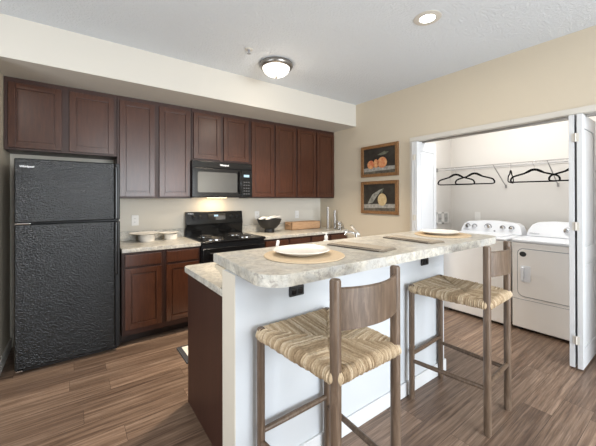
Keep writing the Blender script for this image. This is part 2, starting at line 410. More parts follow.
# ------------------------------------------------------------------ refrigerator
FX0, FX1, FYF = -.376, .336, 3.193
t = thing('refrigerator', 'black pebbled top-freezer refrigerator at the left end of the kitchen', 'refrigerator', ((FX0 + FX1) / 2, 3.5, 0))
bm = BM(); box(bm, FX0 + .004, FX1 - .004, FYF + .062, YB - .03, .03, 1.691, .006); obj('body', bm, BLKM, t)
bm = BM(); box(bm, FX0 + .02, FX1 - .02, FYF + .05, FYF + .09, .012, .06); obj('base_grille', bm, BLKM, t)
for z0, z1, nm, hz in ((1.190, 1.698, 'freezer_door', (1.195, 1.668)), (.045, 1.178, 'door', (.70, 1.172))):
    bm = BM(); box(bm, FX0, FX1 - .040, FYF, FYF + .055, z0, z1, .010, 3); d = obj(nm, bm, PEB, t)
    bm = BM(); box(bm, FX1 - .039, FX1, FYF + .003, FYF + .055, z0, z1, .008, 3); obj('edge_panel', bm, BLKM, d)
    bm = BM(); box(bm, FX1 - .044, FX1 - .020, FYF - .034, FYF - .010, hz[0], hz[1], .008, 3)
    box(bm, FX1 - .042, FX1 - .022, FYF - .02, FYF + .006, hz[0] + .005, hz[0] + .04, .004); box(bm, FX1 - .042, FX1 - .022, FYF - .02, FYF + .006, hz[1] - .04, hz[1] - .005, .004)
    obj('handle', bm, BLK, d)
    if nm == 'freezer_door': lettering('lettering', 'Whirlpool', .021, (FX0 + .031, FYF - .0005, 1.628), (1, 0, 0), (0, 0, 1), SILV, d, .0006)
bm = BM(); box(bm, FX0 + .005, FX0 + .095, FYF - .004, FYF + .05, 1.1795, 1.1885, .002); obj('hinge', bm, CHR, t, 'bright silver hinge plate between the two doors')
bm = BM(); box(bm, FX0 + .01, FX0 + .05, FYF - .006, FYF + .04, .034, .044, .002); obj('hinge', bm, CHR, t, 'bright silver hinge at the foot of the door')
for x in (FX0 + .05, FX1 - .05):
    for y in (FYF + .12, YB - .1):
        bm = BM(); cyl(bm, (x, y, 0), (x, y, .035), .018, 12); obj('foot', bm, BLKM, t)

# ------------------------------------------------------------------ range
RX0, RX1, RYF = 1.089, 1.851, 3.175
t = thing('range', 'black electric coil range between the two back countertops', 'stove', ((RX0 + RX1) / 2, 3.5, 0))
bm = BM(); box(bm, RX0, RX1, RYF + .045, YB - .02, .03, .895, .003); obj('body', bm, BLKM, t)
bm = BM(); box(bm, RX0 - .001, RX1 + .001, RYF, YB - .02, .895, .922, .008, 3); obj('cooktop', bm, BLK, t)
bm = BM(); box(bm, RX0 + .005, RX1 - .005, RYF + .01, RYF + .045, .33, .845, .008, 3); d = obj('oven_door', bm, BLK, t)
bm = BM(); box(bm, RX0 + .14, RX1 - .14, RYF + .006, RYF + .012, .45, .70, .002); obj('window', bm, GLASSB, d)
bm = BM(); cyl(bm, (RX0 + .06, RYF - .035, .795), (RX1 - .06, RYF - .035, .795), .012, 14)
for x in (RX0 + .09, RX1 - .09): cyl(bm, (x, RYF - .035, .795), (x, RYF + .015, .795), .009, 10)
obj('handle', bm, BLK, d)
bm = BM(); box(bm, RX0 + .005, RX1 - .005, RYF + .012, RYF + .045, .09, .32, .006); obj('drawer', bm, BLK, t)
for x in (RX0 + .05, RX1 - .05):
    for y in (RYF + .1, YB - .1):
        bm = BM(); cyl(bm, (x, y, 0), (x, y, .035), .016, 12); obj('foot', bm, BLKM, t)
# backguard: lower riser and the tilted control panel
bm = BM(); prism(bm, [(3.805, .92), (3.797, 1.055), (3.783, 1.062), (3.810, 1.205), (3.818, 1.213), (3.842, 1.213), (3.842, .92)], 'yz', RX0 + .004, RX1 - .004, .005)
bg = obj('backguard', bm, BLK, t)
def bgpt(x, z, o=0.): return (x, 3.783 + (z - 1.062) / (1.205 - 1.062) * .027 - o, z)
for x in (1.190, 1.265, 1.680, 1.758):
    bm = BM(); lathe(bm, [(.024, 0), (.024, -.006), (.019, -.010), (.017, -.024), (0, -.025)], bgpt(x, 1.145), 20, 'y')
    box(bm, x - .003, x + .003, 3.796 - .028, 3.796 - .022, 1.128, 1.162); obj('knob', bm, BLKM, bg)
bm = BM(); box(bm, 1.370, 1.600, 3.7915, 3.805, 1.105, 1.185, .002); cp = obj('control_panel', bm, GLASSB, bg)
bm = BM(); box(bm, 1.445, 1.50, 3.790, 3.793, 1.15, 1.172); obj('clock_display', bm, DISP, cp)
for i in range(4):
    for j in range(2):
        bm = BM(); cyl(bm, (1.525 + i * .018, 3.7905, 1.128 + j * .03), (1.525 + i * .018, 3.793, 1.128 + j * .03), .004, 8); obj('button', bm, DGRY, cp)
lettering('lettering', 'Whirlpool', .016, (RX0 + .03, 3.8045, 1.188), (1, 0, 0), (0, 0, 1), SILV, bg)
for bx, by, br in ((1.282, 3.36, .105), (1.282, 3.63, .083), (1.665, 3.36, .083), (1.665, 3.63, .105)):
    bm = BM(); lathe(bm, [(br + .012, .9215), (br + .012, .926), (br - .004, .9265), (br - .02, .9235), (0, .9235)], (bx, by, 0), 36); dp = obj('drip_pan', bm, CHR, t, 'chrome drip pan under a coil')
    bm = BM(); pts = []
    nt = 4 if br > .1 else 3
    for k in range(nt * 20 + 1):
        a = 2 * PI * k / 20; r = .018 + (br - .026) * k / (nt * 20); pts.append((bx + r * math.cos(a), by + r * math.sin(a), .933))
    tube(bm, pts, .0055, 8); obj('coil', bm, COIL, dp)

# ------------------------------------------------------------------ microwave
MX0, MX1, MYF, MZ0, MZ1 = 1.066, 1.818, 3.455, 1.392, 1.812
t = thing('microwave', 'black over-the-range microwave mounted above the stove', 'microwave', ((MX0 + MX1) / 2, 3.65, MZ0))
bm = BM(); box(bm, MX0, MX1, MYF + .03, YB - .004, MZ0, MZ1, .004); obj('body', bm, BLKM, t)
bm = BM(); box(bm, MX0, MX1, MYF + .004, MYF + .03, MZ1 - .075, MZ1, .004)
obj('vent_grille', bm, BLK, t)
bm = BM(); box(bm, MX0, 1.668, MYF, MYF + .03, MZ0 + .004, MZ1 - .078, .006, 3); d = obj('door', bm, BLK, t)
bm = BM(); prism(bm, rrect(MX0 + .06, 1.612, MZ0 + .06, MZ1 - .125, .02), 'xz', MYF - .0015, MYF + .004); obj('window', bm, GLASSB, d)
bm = BM(); tube(bm, [(1.640, MYF, MZ0 + .055), (1.640, MYF - .028, MZ0 + .075), (1.640, MYF - .038, MZ0 + .17), (1.640, MYF - .038, MZ0 + .20), (1.640, MYF - .028, MZ0 + .295), (1.640, MYF, MZ0 + .315)], .012, 12); obj('handle', bm, BLK, d)
bm = BM(); box(bm, 1.671, MX1, MYF, MYF + .03, MZ0 + .004, MZ1 - .078, .005, 3); cp = obj('control_panel', bm, BLK, t)
bm = BM(); box(bm, 1.70, 1.775, MYF - .001, MYF + .004, 1.645, 1.675); obj('clock_display', bm, DISP, cp)
for i in range(3):
    for j in range(5):
        bm = BM(); box(bm, 1.695 + i * .032, 1.717 + i * .032, MYF - .001, MYF + .003, 1.43 + j * .036, 1.444 + j * .036, .001); obj('button', bm, DGRY, cp)
lettering('lettering', 'Whirlpool', .026, (1.395, MYF + .0035, MZ1 - .045), (1, 0, 0), (0, 0, 1), SILV, t, .001)
bm = BM(); box(bm, 1.33, 1.55, MYF + .18, MYF + .27, MZ0 - .004, MZ0 + .002); obj('cooktop_lamp', bm, mat('warm_hood_lens', (.9, .8, .6), .4, emit=(1, .78, .48), es=6), t)
L = area('hood_lamp', (1.44, MYF + .23, MZ0 - .012), (0, .25, -1), .2, .08, 2.2, (1, .74, .42))

# ------------------------------------------------------------------ outlets
def outlet(label, x, z, y=YB, group=None):
    t = thing('wall_outlet', label, 'outlet', (x, y, z), group=group)
    bm = BM(); box(bm, x - .036, x + .036, y - .006, y - .0005, z - .058, z + .058, .003); obj('cover_plate', bm, OUTW, t)
    for dz in (-.021, .021):
        bm = BM(); prism(bm, rrect(x - .017, x + .017, z + dz - .014, z + dz + .014, .007, 4), 'xz', y - .0075, y - .005); so = obj('socket', bm, OUTW, t)
        for dx in (-.006, .006):
            bm = BM(); box(bm, x + dx - .001, x + dx + .001, y - .0082, y - .007, z + dz - .002, z + dz + .006); obj('slot', bm, DOTB, so)
outlet('white wall outlet left of the range above the pale bowls', .552, 1.135)
outlet('white wall outlet just right of the range behind the black bowl', 2.105, 1.14)
outlet('white wall outlet above the wooden tray', 2.81, 1.13)
def black_outlet(label, x, z):
    t = thing('wall_outlet', label, 'outlet', (x, IY0, z), group='black outlets under the bar')
    bm = BM(); box(bm, x - .045, x + .045, IY0 - .012, IY0 - .0005, z - .026, z + .026, .004); obj('cover_plate', bm, BLKM, t)
    for dx in (-.02, .02):
        bm = BM(); box(bm, x + dx - .013, x + dx + .013, IY0 - .0145, IY0 - .011, z - .014, z + .014, .003); obj('socket', bm, BLK, t)
black_outlet('black outlet under the bar overhang behind the nearer stool', .925, .902)
black_outlet('black outlet under the bar overhang behind the farther stool', 2.105, .905)

# ------------------------------------------------------------------ island
t = thing('island_cabinet', 'dark cherry island base cabinet with a plain end panel', 'cabinet', (1.5, 1.8, 0))
bm = BM(); box(bm, .622, .640, IY1 + .002, 2.115, 0, .874, .001); obj('end_panel', bm, CABD, t)  # darker wood tone stands in for shade on this side
bm = BM(); box(bm, .641, IX1 - .012, IY1 + .002, 2.09, .10, .874); obj('carcass', bm, CABD, t)
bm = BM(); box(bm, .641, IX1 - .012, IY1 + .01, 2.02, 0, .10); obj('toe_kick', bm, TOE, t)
for i in range(4):
    a = .66 + i * .43
    dbm = BM(); box(dbm, a, a + .40, 2.09, 2.11, .15, .72, .004); obj('door', dbm, CAB, t)
    dbm = BM(); box(dbm, a, a + .40, 2.09, 2.11, .74, .85, .004); obj('drawer', dbm, CAB, t)
bm = BM(); prism(bm, rrect(.608, IX1 + .02, IY1 + .002, 2.168, .03, 4, (1, 1, 0, 0)), 'xy', .875, .914, .004)
single('countertop', bm, GRAN, 'lower speckled island countertop behind the raised bar', 'countertop', (1.5, 1.8, .875))
bm = BM(); prism(bm, [(x + max(0, (1.3 - x)) / .7 * (-.023 + .037 * (y - .985) / .63), y) for x, y in rrect(.598, 2.70, .985, 1.615, .12, 10, (1, 0, 1, 1))], 'xy', IZ + .0005, 1.080, .007)
single('raised_counter', bm, GRAN, 'raised speckled bar top with rounded corners on the white half wall', 'countertop', (1.6, 1.3, IZ))
# cove bracket under the kitchen side of the bar top, at its near end
bm = BM()
pr = [(IY1 + .002, .965), (IY1 + .002, 1.0295), (IY1 + .15, 1.0295), (IY1 + .15, 1.012)]
for k in range(1, 7):
    a = PI / 2 * k / 7; pr.append((IY1 + .15 - .11 * math.sin(a), .985 + .027 * math.cos(a) - .012 * k / 7))
prism(bm, pr, 'yz', .60, .65, .003)
single('bar_bracket', bm, WALL, 'small cream cove bracket under the near end of the bar top', 'bracket', (.62, IY1 + .05, .965))

# ------------------------------------------------------------------ bar stools
HY = .2275
def make_stool(label, loc, rot):
    t = thing('bar_stool', label, 'stool', loc, rot, 'rush-seat bar stools')
    o0 = OFF[t.name]; OFF[t.name] = Vector((0, 0, 0))
    FXh, BXh, r = .206, .1715, .0195
    def leg(x, y, h, rt):
        bm = BM(); lathe(bm, [(.017, 0), (rt, .02), (rt, h - .008), (rt - .004, h - .002), (0, h)], (x, y, 0), 24); return bm
    for s in (-1, 1): obj('leg', leg(s * FXh, HY, .786, .0185), STOOL, t)
    for s in (-1, 1): obj('leg', leg(s * BXh, -HY, 1.098, .0205), STOOL, t)
    def rail(a, b, rr=.0135, fl=1.0):
        bm = BM(); a, b = Vector(a), Vector(b); n = 6
        tube(bm, [a.lerp(b, i / n) for i in range(n + 1)], [rr * (.86 + .14 * math.sin(PI * i / n)) for i in range(n + 1)], 14); return bm
    obj('stretcher', rail((-FXh, HY, .308), (FXh, HY, .308), .0145), STOOL, t)
    obj('stretcher', rail((-BXh, -HY, .298), (BXh, -HY, .298), .0145), STOOL, t)
    for s in (-1, 1): obj('stretcher', rail((s * FXh, HY, .262), (s * BXh, -HY, .268), .0145), STOOL, t)
    for a, b in (((-FXh, HY), (FXh, HY)), ((-BXh, -HY), (BXh, -HY)), ((-FXh, HY), (-BXh, -HY)), ((FXh, HY), (BXh, -HY))):
        bm = BM(); cyl(bm, (*a, .752), (*b, .752), .011, 10); obj('seat_rail', bm, STOOL, t)
    # curved back board
    bm = BM(); n = 20; rows = []
    for i in range(n + 1):
        s = -1 + 2 * i / n; x = s * BXh; bow = -.052 * (1 - s * s)
        zt = 1.066; zb = .917 + .006 * (1 - s * s)
        y = -HY + bow
        rows.append([bm.verts.new((x, y - .009, zb)), bm.verts.new((x, y - .009, zt - .004)), bm.verts.new((x, y - .004, zt)), bm.verts.new((x, y + .004, zt)), bm.verts.new((x, y + .009, zt - .004)), bm.verts.new((x, y + .009, zb))])
    for a, b in zip(rows, rows[1:]):
        for k in range(6): bm.faces.new((a[k], b[k], b[(k + 1) % 6], a[(k + 1) % 6]))
    bm.faces.new(rows[0]); bm.faces.new(rows[-1][::-1])
    obj('backrest', bm, STOOL, t)
    # rush seat: cords run square to each rail, wrap over it and meet on the diagonals
    N = 384; ext = 1.42; rr = .021; ztop = .776
    rnd = random.Random(3)
    nst = 48
    widths = {}
    for side in range(4):
        w = [rnd.uniform(.7, 1.3) for _ in range(nst)]; tot = sum(w); acc = -1.06; cuts = []
        for q in w: cuts.append(acc); acc += 2.12 * q / tot
        cuts.append(1.07)
        widths[side] = (cuts, [rnd.random() for _ in range(nst)], [rnd.uniform(.7, 1.25) for _ in range(nst)], [rnd.uniform(-.6, .6) for _ in range(nst)])
    from bisect import bisect_right
    bm = BM(); lay = bm.verts.layers.float.new('strand'); grid = []
    for i in range(N + 1):
        row = []
        for j in range(N + 1):
            u = (-1 + 2 * i / N) * ext; v = (-1 + 2 * j / N) * ext
            e = max(abs(u), abs(v), 1e-6)
            if abs(v) >= abs(u): side, along = (0 if v > 0 else 1), u
            else: side, along = (2 if u > 0 else 3), v
            al = along / max(e, 1.) 
            cuts, shade, amp, tilt = widths[side]
            # cords lean and wander a little
            al2 = al + .010 * math.sin(5 * e + 3 * side) + .004 * math.sin(11 * e + 9 * al)
            k = max(0, min(nst - 1, bisect_right(cuts, al2) - 1)); f = (al2 - cuts[k]) / (cuts[k + 1] - cuts[k]); f = max(0, min(1, f))
            hgt = .0085 * amp[k] * max(0, 1 - (2 * f - 1) ** 2) + .0008 * math.sin(e * 34 + shade[k] * 30)
            if e <= 1:
                uu, vv = u, v; z = ztop - .012 * (1 - e ** 2) + hgt; nx = ny = 0
                # the seam dips slightly where cords meet
                seam = abs(abs(u) - abs(v)); z -= .005 * max(0, 1 - seam / .07)
                px = uu * (BXh + (FXh - BXh) * (vv + 1) / 2); py = vv * HY
            else:
                phi = (e - 1) / (ext - 1) * PI * .98
                uu, vv = u / e, v / e
                out = (rr + hgt) * math.sin(phi); z = ztop - rr + (rr + hgt) * math.cos(phi)
                px = uu * (BXh + (FXh - BXh) * (vv + 1) / 2); py = vv * HY
                if side == 0: py += out
                elif side == 1: py -= out
                elif side == 2: px += out
                else: px -= out
            vtx = bm.verts.new((px, py, z)); vtx[lay] = (shade[k] * .75 + .25 * (1 - (2 * f - 1) ** 2)) * .85 + .15 * (.5 + .5 * math.sin(e * 9 + shade[k] * 40)); row.append(vtx)  # colour darkens towards the grooves, painting in the shade between cords
        grid.append(row)
    for i in range(N):
        for j in range(N): bm.faces.new((grid[i][j], grid[i + 1][j], grid[i + 1][j + 1], grid[i][j + 1]))
    # underside
    rim = [grid[i][0] for i in range(N)] + [grid[N][j] for j in range(N)] + [grid[i][N] for i in range(N, 0, -1)] + [grid[0][j] for j in range(N, 0, -1)]
    bm.faces.new(rim[::-1])
    obj('seat', bm, RUSH, t, 'woven tan rush seat', smooth=180)
    return t
SY = 1.010
st = make_stool('nearer wooden bar stool with tan rush seat in front of the left place setting', (.901, SY, 0), math.radians(.8))
dup(st, (2.090, SY + .005, 0), math.radians(3.0), 'farther wooden bar stool with tan rush seat beside the end of the half wall')

# ------------------------------------------------------------------ place settings
ZBT = 1.0803
def charger(cx, cy, label):
    bm = BM(); lathe(bm, [(0, 0), (.207, 0), (.210, .003), (.207, .007), (.20, .008), (0, .0075)], (0, 0, 0), 64)
    o = obj('charger', bm, WICK); o.location = (cx, cy, ZBT); tag(o, label, 'placemat', 'round woven placemats'); return o
def plate_bm(r, h, foot=.55):
    bm = BM(); lathe(bm, [(0, .002), (r * foot - .008, .002), (r * foot - .006, 0), (r * foot, 0), (r * foot + .004, .004), (r * .80, .009), (r - .004, h - .003), (r, h), (r - .003, h + .002), (r * .80, .014), (r * .68, .0085), (0, .0085)], (0, 0, 0), 64); return bm
def plate(cx, cy, z, r, h, label, group):
    o = obj('dinner_plate', plate_bm(r, h), CERA); o.location = (cx, cy, z); tag(o, label, 'plate', group); return o
charger(.965, 1.262, 'round woven tan placemat at the near left end of the bar')
plate(.965, 1.285, ZBT + .0085, .150, .022, 'white dinner plate on the left placemat of the bar', 'white dinner plates on the bar')
charger(2.40, 1.30, 'round woven tan placemat at the far right end of the bar')
plate(2.385, 1.315, ZBT + .0085, .150, .022, 'white dinner plate on the right placemat near the washer', 'white dinner plates on the bar')
def napkin(name, cx, cy, w, l, rot, label):
    t = thing(name, label, 'napkin', (cx, cy, ZBT), rot, 'folded taupe napkins')
    OFF[t.name] = Vector((0, 0, 0))
    bm = BM(); nx, ny = 14, 30
    for lay, (dz, sh) in enumerate(((0, 0), (.0028, .005), (.0056, .002))):
        g = []
        for i in range(nx + 1):
            g.append([])
            for j in range(ny + 1):
                x = (-.5 + i / nx) * (w - sh * 2) + sh * .4; y = (-.5 + j / ny) * (l - sh * 2)
                z = dz + .0012 + .0012 * (1 + math.sin(x * 60 + y * 14 + lay)) * .5
                g[-1].append((bm.verts.new((x, y, z)), bm.verts.new((x, y, z + .0022))))
        for i in range(nx):
            for j in range(ny):
                a, b, c, d = g[i][j], g[i + 1][j], g[i + 1][j + 1], g[i][j + 1]
                bm.faces.new((a[1], b[1], c[1], d[1])); bm.faces.new((a[0], d[0], c[0], b[0]))
        for i in range(nx):
            for j in (0, ny): bm.faces.new((g[i][j][0], g[i + 1][j][0], g[i + 1][j][1], g[i][j][1]))
        for j in range(ny):
            for i in (0, nx): bm.faces.new((g[i][j][0], g[i][j + 1][0], g[i][j + 1][1], g[i][j][1]))
    obj('cloth', bm, LINEN, t)
    bm = BM()
    for k in (0, 1): box(bm, -w / 2 + .010 + k * .018, -w / 2 + .018 + k * .018, -l / 2 + .008, l / 2 - .008, .0078, .0106)
    box(bm, -w / 2 - .001, -w / 2 + .003, -l / 2 + .006, l / 2 - .006, .001, .006)
    obj('stripe', bm, LINEND, t, 'dark stripes along the edge')
    bm = BM()
    rnd = random.Random(5)
    for k in range(34):
        x = -w / 2 + .006 + (w - .012) * k / 33; y = -l / 2
        for z in (.003, .009):
            tube(bm, [(x, y + .004, z), (x + rnd.uniform(-.003, .003), y - .010, z - .001), (x + rnd.uniform(-.006, .006), y - .018 - rnd.random() * .006, max(.0008, z - .004))], .0009, 5)
    obj('fringe', bm, LINEN, t)
    return t
nap = napkin('napkin', 1.402, 1.282, .165, .375, math.radians(9), 'folded taupe linen napkin beside the left placemat')
dup(nap, (1.94, 1.28, ZBT), math.radians(-2), 'folded taupe linen napkin beside the right placemat')

# ------------------------------------------------------------------ things standing on the counters
t = thing('salad_bowl', 'black footed bowl on the back countertop right of the range', 'bowl', (2.165, 3.62, .9145))
OFF[t.name] = Vector((0, 0, 0))
bm = BM(); lathe(bm, [(0, 0), (.066, 0), (.070, .004), (.066, .048), (.10, .062), (.142, .11), (.163, .16), (.168, .184), (.163, .185), (.155, .16), (.13, .11), (.09, .07), (0, .062)], (0, 0, 0), 48); obj('bowl', bm, BOWLB, t)
t2 = thing('salad_servers', 'pale salad servers lying across the black bowl', 'serving utensils', (2.165, 3.62, 1.098))
OFF[t2.name] = Vector((0, 0, 0))
for dx, dy, s in ((-.05, .03, .3), (.03, -.02, .1)):
    bm = BM(); pts = [(-.10 + dx, dy, -.012), (-.03 + dx, dy + .005, .014), (.05 + dx, dy + .01, .018), (.17 + dx * .4, dy + .02 + s * .1, .034)]
    tube(bm, pts, [.016, .022, .010, .008], 10); obj('server', bm, CERA, t2)

t = thing('serving_tray', 'tan wooden box tray on the back countertop under the outlet', 'tray', (2.84, 3.70, .9145))
bm = BM(); x0, x1, y0, y1 = 2.545, 3.085, 3.62, 3.80
box(bm, x0, x1, y0, y1, .9145, .926, .002)
for a, b, c, d in ((x0, x1, y0, y0 + .012), (x0, x1, y1 - .012, y1), (x0, x0 + .012, y0, y1), (x1 - .012, x1, y0, y1)): box(bm, a, b, c, d, .9145, 1.028, .003)
obj('box', bm, TRAYW, t)
for x in (x0 - .002, x1 + .002):
    bm = BM(); tube(bm, [(x, 3.67, .985), (x + math.copysign(.014, x - 2.8), 3.68, 1.0), (x + math.copysign(.014, x - 2.8), 3.74, 1.0), (x, 3.75, .985)], .005, 8); obj('handle', bm, TRAYW, t)

def candlestick(x, y, h, label):
    t = thing('pepper_mill', label, 'mill', (x, y, .9145), group='tall slim metal mills')
    bm = BM(); lathe(bm, [(0, .9145), (.019, .9145), (.021, .919), (.0185, .93), (.0185, .9145 + h - .05), (.0175, .9145 + h - .048)], (x, y, 0), 24); obj('body', bm, NICK, t)
    bm = BM(); lathe(bm, [(.0185, .9145 + h - .046), (.0185, .9145 + h - .008), (.015, .9145 + h), (0, .9145 + h)], (x, y, 0), 24); obj('cap', bm, NICK, t)
candlestick(3.135, 3.50, .335, 'taller slim metal mill beside the wooden tray')
candlestick(3.205, 3.42, .285, 'shorter slim metal mill nearest the right wall')
def tumbler(x, y, h, label):
    bm = BM(); lathe(bm, [(0, 0), (.030, 0), (.032, .004), (.036, h - .002), (.0355, h), (.0335, h - .001), (.0295, .010), (0, .009)], (0, 0, 0), 32)
    o = obj('drinking_glass', bm, CLEAR); o.location = (x, y, .9145); tag(o, label, 'glass', 'clear glasses by the right wall')
tumbler(3.19, 3.30, .115, 'clear drinking glass at the counter edge beside the mills')
tumbler(3.245, 3.36, .115, 'clear drinking glass touching nearest the right wall')

def stack(cx, cy, r, h, rp, label1, label2):
    bm = BM(); lathe(bm, [(0, 0), (r * .86, 0), (r * .93, .006), (r, h), (r - .006, h), (r * .86, .012), (0, .010)], (0, 0, 0), 40)
    o = obj('serving_bowl', bm, CERA); o.location = (cx, cy, .9145); tag(o, label1, 'bowl', 'white bowls left of the range')
    o = obj('serving_plate', plate_bm(rp, .020, .5), CERA); o.location = (cx - .02, cy, .9145 + h + .0005); tag(o, label2, 'plate', 'white plates resting on bowls')
stack(.640, 3.68, .085, .072, .150, 'larger white round bowl nearest the refrigerator on the short countertop', 'wide white plate resting on the larger bowl by the refrigerator')
stack(.895, 3.70, .072, .060, .105, 'smaller white round bowl nearest the range on the short countertop', 'small white plate resting on the bowl nearest the range')

t = thing('soap_dispenser', 'white pump bottle on the island countertop behind the bar', 'soap dispenser', (1.55, 1.75, .9145))
bm = BM(); lathe(bm, [(0, .9145), (.024, .9145), (.026, .92), (.026, 1.04), (.021, 1.056), (.011, 1.064), (.011, 1.070)], (1.55, 1.75, 0), 28); obj('bottle', bm, OUTW, t)
bm = BM(); lathe(bm, [(.0115, 1.070), (.0135, 1.071), (.0135, 1.094), (.006, 1.096), (.005, 1.108), (0, 1.108)], (1.55, 1.75, 0), 20)
box(bm, 1.541, 1.559, 1.74, 1.79, 1.108, 1.116, .003); obj('pump', bm, OUTW, t)
t = thing('faucet', 'chrome kitchen faucet on the island behind the bar top', 'faucet', (1.865, 1.72, .9145))
bm = BM(); lathe(bm, [(0, .9145), (.028, .9145), (.028, .922), (.021, .93), (.021, 1.085), (.017, 1.097), (0, 1.10)], (1.865, 1.72, 0), 24); obj('base', bm, CHR, t)
bm = BM(); tube(bm, [(1.862, 1.725, 1.06), (1.852, 1.74, 1.085), (1.835, 1.765, 1.096), (1.81, 1.79, 1.094), (1.80, 1.80, 1.078)], [.013, .013, .012, .012, .013], 12); obj('spout', bm, CHR, t)
bm = BM(); tube(bm, [(1.868, 1.718, 1.088), (1.85, 1.721, 1.108), (1.80, 1.728, 1.158)], [.010, .008, .0095], 10); obj('handle', bm, CHR, t)
t = thing('dish_brush', 'white dish brush standing in a cup on the near end of the island', 'brush', (1.12, 1.77, .9145))
bm = BM(); lathe(bm, [(0, .9145), (.03, .9145), (.033, .918), (.036, .995), (.033, .995), (.029, .925), (0, .922)], (1.12, 1.77, 0), 24); obj('cup', bm, CERA, t)
bm = BM(); tube(bm, [(1.115, 1.775, .925), (1.118, 1.772, 1.0), (1.126, 1.775, 1.06), (1.133, 1.777, 1.083), (1.135, 1.778, 1.090)], [.008, .008, .011, .012, .006], 12); obj('handle', bm, OUTW, t)

t = thing('floor_mat', 'cream floor mat with a dark grey border behind the island', 'mat', (1.2, 2.78, 0))
bm = BM(); box(bm, .755, 1.60, 2.60, 2.925, .0005, .010, .003); obj('border', bm, MATG, t)
bm = BM(); box(bm, .795, 1.56, 2.635, 2.895, .009, .013, .001); obj('centre', bm, MATW, t)

# ------------------------------------------------------------------ pictures on the right wall
def picture(label, y0, y1, z0, z1, fruits, extra):
    t = thing('framed_picture', label, 'picture', (XW, (y0 + y1) / 2, z0))
    fw, d = .042, .030
    bm = BM()
    prism(bm, [(y0, z0), (y1, z0), (y1 - fw, z0 + fw), (y0 + fw, z0 + fw)], 'yz', XW - d, XW - .001, .004)
    prism(bm, [(y0, z1), (y1, z1), (y1 - fw, z1 - fw), (y0 + fw, z1 - fw)], 'yz', XW - d, XW - .001, .004)
    prism(bm, [(y0, z0), (y0, z1), (y0 + fw, z1 - fw), (y0 + fw, z0 + fw)], 'yz', XW - d, XW - .001, .004)
    prism(bm, [(y1, z0), (y1, z1), (y1 - fw, z1 - fw), (y1 - fw, z0 + fw)], 'yz', XW - d, XW - .001, .004)
    obj('frame', bm, FRAMEW, t)
    a0, a1, b0, b1 = y0 + fw - .003, y1 - fw + .003, z0 + fw - .003, z1 - fw + .003
    H = b1 - b0; Wd = a1 - a0
    bm = BM(); box(bm, XW - .014, XW - .002, a0, a1, b0, b1); cv = obj('canvas', bm, PIC_BG, t)
    bm = BM(); prism(bm, [(a0, b0), (a1, b0), (a1, b0 + H * .24), (a0 + Wd * .6, b0 + H * .26), (a0, b0 + H * .27)], 'yz', XW - .0148, XW - .0138); obj('painted_table', bm, PIC_TAB, cv)
    bm = BM(); prism(bm, [(a0, b0), (a1, b0), (a1, b0 + H * .10), (a0, b0 + H * .13)], 'yz', XW - .0154, XW - .0145); obj('painted_shelf', bm, PIC_EDGE, cv)
    # u runs left to right as seen from the room (towards -Y)
    for (u, v, ru, rv, m_) in fruits:
        cy, cz = a1 - u * Wd, b0 + v * H; bm = BM()
        prism(bm, [(cy + ru * Wd * math.cos(2 * PI * k / 28), cz + rv * H * math.sin(2 * PI * k / 28)) for k in range(28)], 'yz', XW - .0165, XW - .0146); obj('painted_fruit', bm, m_, cv)
    for poly, m_ in extra:
        bm = BM(); prism(bm, [(a1 - u * Wd, b0 + v * H) for u, v in poly], 'yz', XW - .0160, XW - .0144); obj('painted_leaf', bm, m_, cv)
def blotch(name, c1, c2, sc=14):
    M = mat(name, c1, .55, spec=.25); v = coords(M); n = noise(M, v, sc, 5, .65); lk(M, ramp(M, n.outputs[0], [(.35, c1), (.65, c2)]), bsdf(M).inputs['Base Color']); return M
PIC_BG = blotch('dark_painted_ground', (.022, .018, .015), (.05, .043, .034), 6)
PIC_TAB = blotch('grey_painted_cloth', (.20, .19, .17), (.40, .38, .34), 20)
PIC_EDGE = blotch('brown_painted_edge', (.06, .05, .04), (.16, .14, .11), 20)
PEACH = blotch('painted_peach', (.50, .13, .06), (.62, .36, .17), 22)
LEMON = blotch('painted_lemon', (.42, .30, .15), (.55, .44, .26), 26)
LEAFP = blotch('painted_dim_leaf', (.07, .075, .05), (.17, .17, .13), 20)
CLOTHP = blotch('painted_pale_leaf', (.15, .15, .13), (.36, .35, .31), 24)
picture('upper framed still-life painting of peaches on a grey cloth', 2.335, 2.945, 1.668, 2.094, ((.24, .37, .11, .165, PEACH), (.41, .40, .075, .165, PEACH), (.60, .42, .145, .205, PEACH)), (([(.45, .72), (.66, .84), (.80, .80), (.70, .72), (.58, .70)], LEAFP),))
picture('lower framed still-life painting of one yellow fruit with a leaf', 2.337, 2.947, 1.168, 1.610, ((.60, .42, .135, .225, LEMON),), (([(.14, .26), (.30, .30), (.42, .52), (.62, .82), (.52, .78), (.30, .62), (.20, .42)], CLOTHP), ([(.56, .66), (.62, .84), (.65, .84), (.60, .66)], LEAFP)))

# ------------------------------------------------------------------ ceiling fixtures
t = thing('ceiling_light', 'lit flush-mount ceiling light with nickel ring and white glass dome', 'ceiling light', (1.63, 2.585, ZC))
OFF[t.name] = Vector((0, 0, 0))
bm = BM(); lathe(bm, [(0, -.0005), (.158, -.0005), (.166, -.010), (.168, -.030), (.160, -.044), (.150, -.052), (.138, -.052), (.138, -.030), (0, -.030)], (0, 0, 0), 48); obj('ring', bm, NICK, t)
bm = BM(); prof = [(.136, -.038)]
for k in range(1, 11):
    a = PI / 2 * k / 10; prof.append((.136 * math.cos(a) ** .85 if k < 10 else 0, -.038 - .092 * math.sin(a)))
lathe(bm, prof, (0, 0, 0), 48); obj('lamp_shade', bm, LAMP, t)
bm = BM(); lathe(bm, [(0, -.129), (.013, -.129), (.014, -.136), (.008, -.142), (.010, -.150), (0, -.156)], (0, 0, 0), 20); obj('finial', bm, NICK, t)
